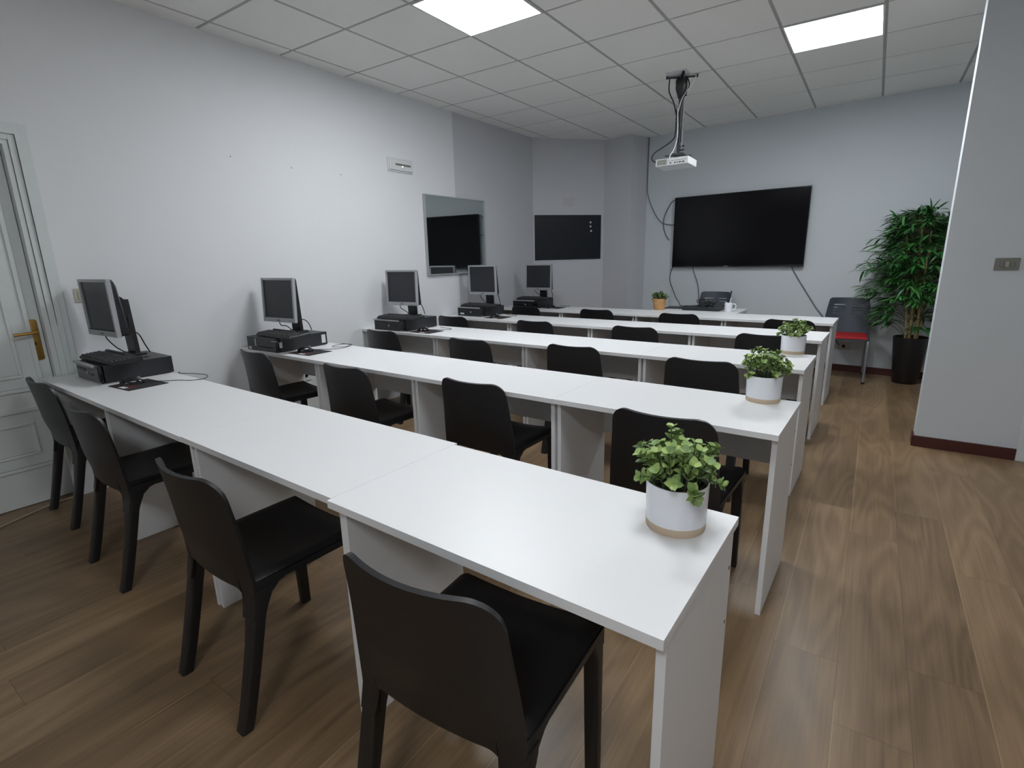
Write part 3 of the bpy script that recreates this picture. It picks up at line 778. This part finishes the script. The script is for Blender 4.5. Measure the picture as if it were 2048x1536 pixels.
# ------------------------------------------------------------------ TV on the back wall
def bwthing(name, label, cat, x, z, off): return thing(name, label, cat, bw(x, z, off), BWZ)
TVW, TVH = 1.585, .882
t = bwthing('television', 'large black flat television on the back wall', 'television', .470, 1.626, .05)
mb = MB(); e = .009
for (x, z, dx, dz) in ((0, TVH/2-e/2, TVW, e), (0, -TVH/2+.008, TVW, .016), (-TVW/2+e/2, 0, e, TVH-2*e), (TVW/2-e/2, 0, e, TVH-2*e)):
    mb.box((x, -.004, z), (dx, .024, dz), .002)
b = obj('bezel', mb, 'blackgloss', t)
mb = MB(); mb.box((0, .002, .003), (TVW-2*e+.002, .012, TVH-.02)); obj('screen', mb, 'tvscreen', t)
mb = MB(); mb.box((0, .022, 0), (TVW-.02, .028, TVH-.03), .004); obj('back_shell', mb, 'black', t)
mb = MB(); mb.box((-.08, -.0168, -TVH/2+.008), (.055, .002, .007), .0008); obj('badge', mb, 'silver', b)
mb = MB(); mb.box((0, .042, 0), (.5, .014, .4), .002); obj('wall_bracket', mb, 'black', t)

def cable(label, pts, r, m, name='cable'):
    mb = MB(); mb.tube(pts, r, 8, 6); return tag(obj(name, mb, m), label, 'cable')
cable('grey cable running down from the ceiling corner and curving into the television', [bw(-.742, HC-.002, .012), bw(-.742, 2.3, .010), bw(-.73, 2.15, .010), bw(-.65, 1.95, .010), bw(-.55, 1.80, .010), bw(-.45, 1.745, .012), bw(-.30, 1.725, .014)], .0055, 'greycable')
cable('thin black cable looping out of the left side of the television', [bw(-.25, 2.045, .03), bw(-.34, 2.045, .03), bw(-.41, 1.98, .020), bw(-.48, 1.84, .012), bw(-.487, 1.72, .010), bw(-.45, 1.61, .010), bw(-.395, 1.535, .010)], .0045, 'rubber')
cable('black cable hanging from the television bottom left corner to the teacher desk', [bw(-.30, 1.24, .025), bw(-.35, 1.12, .015), bw(-.355, 1.0, .015), bw(-.30, .88, .03), Vector((-.20, 3.10, .80)), Vector((-.05, 2.75, .765)), Vector((.08, 2.40, .758)), Vector((.20, 2.27, .758))], .0045, 'rubber')
cable('dark cable hanging from the television down behind the grey chair', [bw(-.05, 1.21, .03), bw(-.035, 1.12, .014), bw(.03, .95, .012), bw(.06, .7, .012), bw(.06, .35, .012)], .0055, 'greycable')
cable('grey cable slanting from the television towards the red seated chair', [bw(1.12, 1.21, .03), bw(1.14, 1.15, .014), bw(1.22, 1.02, .012), bw(1.30, .90, .012), bw(1.42, .72, .012), bw(1.53, .58, .012), bw(1.62, .40, .012), bw(1.70, .30, .014)], .006, 'greycable')

# sockets and switches
def socket(label, loc, rz, m='beige', w=.115, h=.082, double=False):
    t = thing('wall_socket', label, 'socket', loc, rz)
    mb = MB(); mb.box((0, -.005, 0), (w, .010, h), .003); obj('plate', mb, m, t)
    for xx in ((-.028, .028) if double else (0,)):
        mb = MB(); mb.lathe([(.021, 0), (.021, .004), (.018, .0045), (.017, .001), (.001, .001)], (0, 0, 0), 24); r_ = obj('socket_ring', mb, m, t, loc=(xx, -.0095, 0), rot=(PI/2, 0, 0))
        mb = MB(); mb.lathe([(.0165, 0), (.0165, .001)], (0, 0, .0011), 24); obj('socket_well', mb, 'dark', r_)
    return t
p = bw(1.745, .29, 0); socket('ivory wall socket below the red seated chair', p, BWZ, w=.115, h=.08)
t = thing('light_switch', 'ivory switch plate on the left wall beside the door frame', 'switch', (XL, -2.712, 1.193), PI/2)
mb = MB(); mb.box((0, -.004, 0), (.08, .008, .08), .002); obj('plate', mb, 'beige', t)
mb = MB(); mb.box((.0, -.0095, 0), (.05, .006, .05), .002); obj('rocker', mb, 'beige', t)
t = thing('light_switch', 'taupe triple switch plate on the divider wall at right', 'switch', (2.606, .595, 1.249), 0)
mb = MB(); mb.box((0, -.005, 0), (.116, .010, .074), .0025); obj('plate', mb, 'switch', t)
for i, m in ((-1, 'switch'), (0, 'rocker'), (1, 'switch')):
    mb = MB(); mb.box((i*.023, -.0115, 0), (.020, .006, .032), .0015, Matrix.Rotation(.03, 4, 'X')); obj('rocker', mb, m, t)
socket('white wall socket under the second row desk by the left wall', (XL, -1.30, .42), PI/2, 'whiteplastic', .09, .085)
cable('black cable hanging from the second computer to the socket under its desk', [(-1.66, -1.375, .80), (-1.67, -1.315, .79), (-1.70, -1.295, .70), (-1.80, -1.29, .62), (-1.90, -1.295, .50), (-1.942, -1.30, .43)], .005, 'rubber')
cable('beige cable lying along the floor below the door', [(-1.70, -3.75, .005), (-1.74, -3.5, .005), (-1.80, -3.33, .005), (-1.90, -3.10, .005), (-1.925, -2.90, .005), (-1.93, -2.70, .005), (-1.935, -2.3, .005)], .005, 'beigecable')

# emergency light
t = thing('emergency_light', 'white emergency light high on the left wall', 'emergency light', (XL, -.035, 2.236), PI/2)
mb = MB(); mb.box((0, -.006, 0), (.325, .012, .125), .005); obj('housing', mb, 'whiteplastic', t)
mb = MB(); mb.box((.0, -.016, .0), (.295, .024, .100), .011, seg=4); l = obj('lens', mb, 'whiteplastic', t)
mb = MB(); mb.box((.02, -.0282, .004), (.20, .001, .018), .001); obj('lamp_tube', mb, 'switch', l)
mb = MB(); mb.box((.01, -.0285, -.010), (.016, .002, .010), .0015); obj('status_light', mb, 'statusled', l)

# mirror
t = thing('mirror', 'square wall mirror with silver edge above the computers', 'mirror', (XL, .755, 1.598), PI/2+.0)
mb = MB(); w, h, e = 1.01, .815, .012
for (x, z, dx, dz) in ((0, h/2-e/2, w, e), (0, -h/2+e/2, w, e), (-w/2+e/2, 0, e, h-2*e), (w/2-e/2, 0, e, h-2*e)):
    mb.box((x, -.016, z), (dx, .032, dz), .002)
obj('frame', mb, 'silver', t)
mb = MB(); mb.box((0, -.024, 0), (w-2*e, .006, h-2*e), 0, Matrix.Rotation(.006, 4, 'Z')); obj('glass', mb, 'mirror', t, 10)

# dark board on the diagonal wall
A_ = Vector((-1.955, 2.372, 0)); B_ = Vector((-1.276, 3.143, 0)); dv = (B_-A_).normalized(); nn = Vector((dv.y, -dv.x, 0)); az = math.atan2(dv.y, dv.x)
def dw(s, z, off=0.0):
    p = A_+dv*s+nn*off; return Vector((p.x, p.y, z))
mb = MB(); mb.box((0, -.007, 0), (.965, .014, .592), .002)
tag(obj('glass_board', mb, 'board', loc=dw(.503, 1.609), rot=(0, 0, az)), 'dark glass board on the angled corner wall', 'board')
for z, s_, wd in ((1.806, .826, 'top'), (1.752, .827, 'middle'), (1.692, .836, 'bottom')):
    mb = MB(); mb.lathe([(.013, 0), (.013, .006), (.010, .010), (.002, .011)], (0, 0, 0), 20)
    tag(obj('magnet', mb, 'whiteplastic', loc=dw(s_, z, .014), rot=(PI/2, 0, az)), 'round white magnet on the dark board, %s one of three' % wd, 'magnet', 'white magnets on the board')
mb = MB(); mb.box((0, -.003, 0), (.15, .006, .11), .002)
tag(obj('cover_plate', mb, 'plate', loc=dw(.51, 2.078), rot=(0, 0, az)), 'faint pinkish blank cover plate above the dark board', 'cover plate')
for (y, z, wd) in ((-1.69, 2.10, 'leftmost'), (-1.21, 2.08, 'middle'), (-.74, 2.08, 'rightmost')):
    mb = MB(); mb.lathe([(.0045, 0), (.004, .002)], (0, 0, 0), 10)
    tag(obj('nail', mb, 'switch', loc=(XL, y, z), rot=(0, PI/2, 0)), 'tiny nail in the bare left wall, %s of three' % wd, 'nail', 'nails in the left wall')

# ------------------------------------------------------------------ projector on its ceiling pole
PX, PY = .352, 1.150
t = thing('projector_mount', 'black projector pole hanging from the ceiling', 'projector mount', (PX, PY, 0), 0)
mb = MB(); mb.box((-.015, -.055, HC-.004), (.17, .17, .008), .001); obj('ceiling_plate', mb, 'whiteplastic', t)
mb = MB()
for a in (.35, 2.0, 3.6, 5.1):
    mb.box((.075, 0, HC-.022), (.11, .022, .010), .002, Matrix.Rotation(a, 4, 'Z'))
    mb.lathe([(.010, HC-.030), (.010, HC-.009)], (.125*math.cos(a), .125*math.sin(a), 0), 10)
obj('bracket_arms', mb, 'black', t)
mb = MB(); mb.lathe([(.04, HC-.030), (.050, HC-.045), (.050, HC-.11), (.024, HC-.19)], n=20); obj('mount_collar', mb, 'black', t)
mb = MB(); mb.lathe([(.017, HC-.16), (.017, 2.44), (.013, 2.44), (.013, 2.235)], n=18); obj('pole', mb, 'black', t)
mb = MB(); mb.tube([(.028, -.004, HC-.15), (.028, -.004, 2.26)], .007, 8); obj('side_rod', mb, 'steel', t)
for z in (2.70, 2.29, 2.26):
    mb = MB(); mb.tube([(.012, 0, z), (.05, -.004, z)], .007, 8); obj('knob', mb, 'black', t)
mb = MB(); mb.box((0, 0, 2.222), (.10, .09, .02), .003)
for a in range(4): mb.box((.07, 0, 2.214), (.09, .014, .008), .001, Matrix.Rotation(a*PI/2+.5, 4, 'Z'))
obj('cradle', mb, 'black', t)
pz = -.06
t = thing('projector', 'white projector hanging from the black ceiling pole', 'projector', (PX-.014, PY-.005, 2.118), pz); t.rotation_euler.x = -.055
w, d, h = .300, .215, .062
mb = MB(); mb.box((0, 0, h/2), (w, d, h), .006, seg=3); bd = obj('body', mb, 'whiteplastic', t)
mb = MB(); mb.box((-w*.30, -d/2-.001, h*.52), (w*.30, .004, h*.70), .001); obj('vent_grille', mb, 'switch', bd)
mb = MB(); mb.box((w*.17, -d/2-.001, h*.62), (w*.55, .003, .003)); obj('panel_line', mb, 'switch', bd)
for xx, ww in ((-.01, .014), (.03, .012), (.05, .010), (.075, .020), (.105, .022)):
    mb = MB(); mb.box((xx, -d/2-.001, h*.30), (ww, .004, .010), .001); obj('port', mb, 'black', bd)
mb = MB(); mb.tube([(-.06, d/2-.002, h*.55), (-.06, d/2+.018, h*.55)], .028, 20); obj('lens', mb, 'blackgloss', bd)
cable('white cable running down the projector pole into the projector', [(PX+.13, PY-.02, HC-.03), (PX+.10, PY-.03, HC-.10), (PX+.02, PY-.03, HC-.20), (PX-.012, PY-.026, HC-.30), (PX-.016, PY-.026, 2.60), (PX-.006, PY-.026, 2.38), (PX-.022, PY-.05, 2.27), (PX-.035, PY-.112, 2.205), (PX-.035, PY-.125, 2.175), (PX-.028, PY-.114, 2.155)], .0045, 'whitecable')
cable('black cable bowing out from the pole to the left side of the projector', [(PX-.10, PY-.02, HC-.02), (PX-.10, PY-.025, HC-.12), (PX-.055, PY-.022, HC-.22), (PX-.028, PY-.018, HC-.32), (PX-.028, PY-.016, 2.60), (PX-.030, PY-.016, 2.40), (PX-.06, PY-.02, 2.34), (PX-.14, PY-.02, 2.295), (PX-.215, PY-.02, 2.255), (PX-.235, PY-.015, 2.205), (PX-.195, PY+.0, 2.175), (PX-.168, PY+.0, 2.166)], .0055, 'rubber')
cable('black cable loop at the top of the projector pole', [(PX+.05, PY-.02, HC-.028), (PX+.075, PY-.025, HC-.10), (PX+.05, PY-.03, HC-.17), (PX+.02, PY-.025, HC-.22), (PX+.024, PY-.022, HC-.32), (PX+.022, PY-.022, 2.32)], .005, 'rubber')

# ------------------------------------------------------------------ camera, view
cd = bpy.data.cameras.new('camera'); cam = bpy.data.objects.new('camera', cd); COL.objects.link(cam)
f, yaw, pitch, roll = 1037.3042, -.6028201, -.2389061, -.0224312
cy, sy, cp, sp = math.cos(yaw), math.sin(yaw), math.cos(pitch), math.sin(pitch)
fw = Vector((sy*cp, cy*cp, sp)); rt = Vector((cy, -sy, 0)); up = rt.cross(fw)
c_, s_ = math.cos(roll), math.sin(roll)
r2 = rt*c_+up*s_; u2 = -rt*s_+up*c_
mw = Matrix((r2, u2, -fw)).transposed().to_4x4(); mw.translation = Vector((1.9276, -3.8591, 1.3544))
cam.matrix_world = mw
cd.sensor_fit = 'HORIZONTAL'; cd.sensor_width = 36.0; cd.lens = f*36/2048; cd.clip_start = .05
scn.camera = cam
w = bpy.data.worlds.new('world'); scn.world = w; w.use_nodes = True
w.node_tree.nodes['Background'].inputs[0].default_value = (.5, .55, .6, 1); w.node_tree.nodes['Background'].inputs[1].default_value = .0
scn.view_settings.view_transform = 'Standard'; scn.view_settings.look = 'None'
scn.view_settings.gamma = 1.0; scn.view_settings.use_curve_mapping = False
scn.view_settings.exposure = 1.32
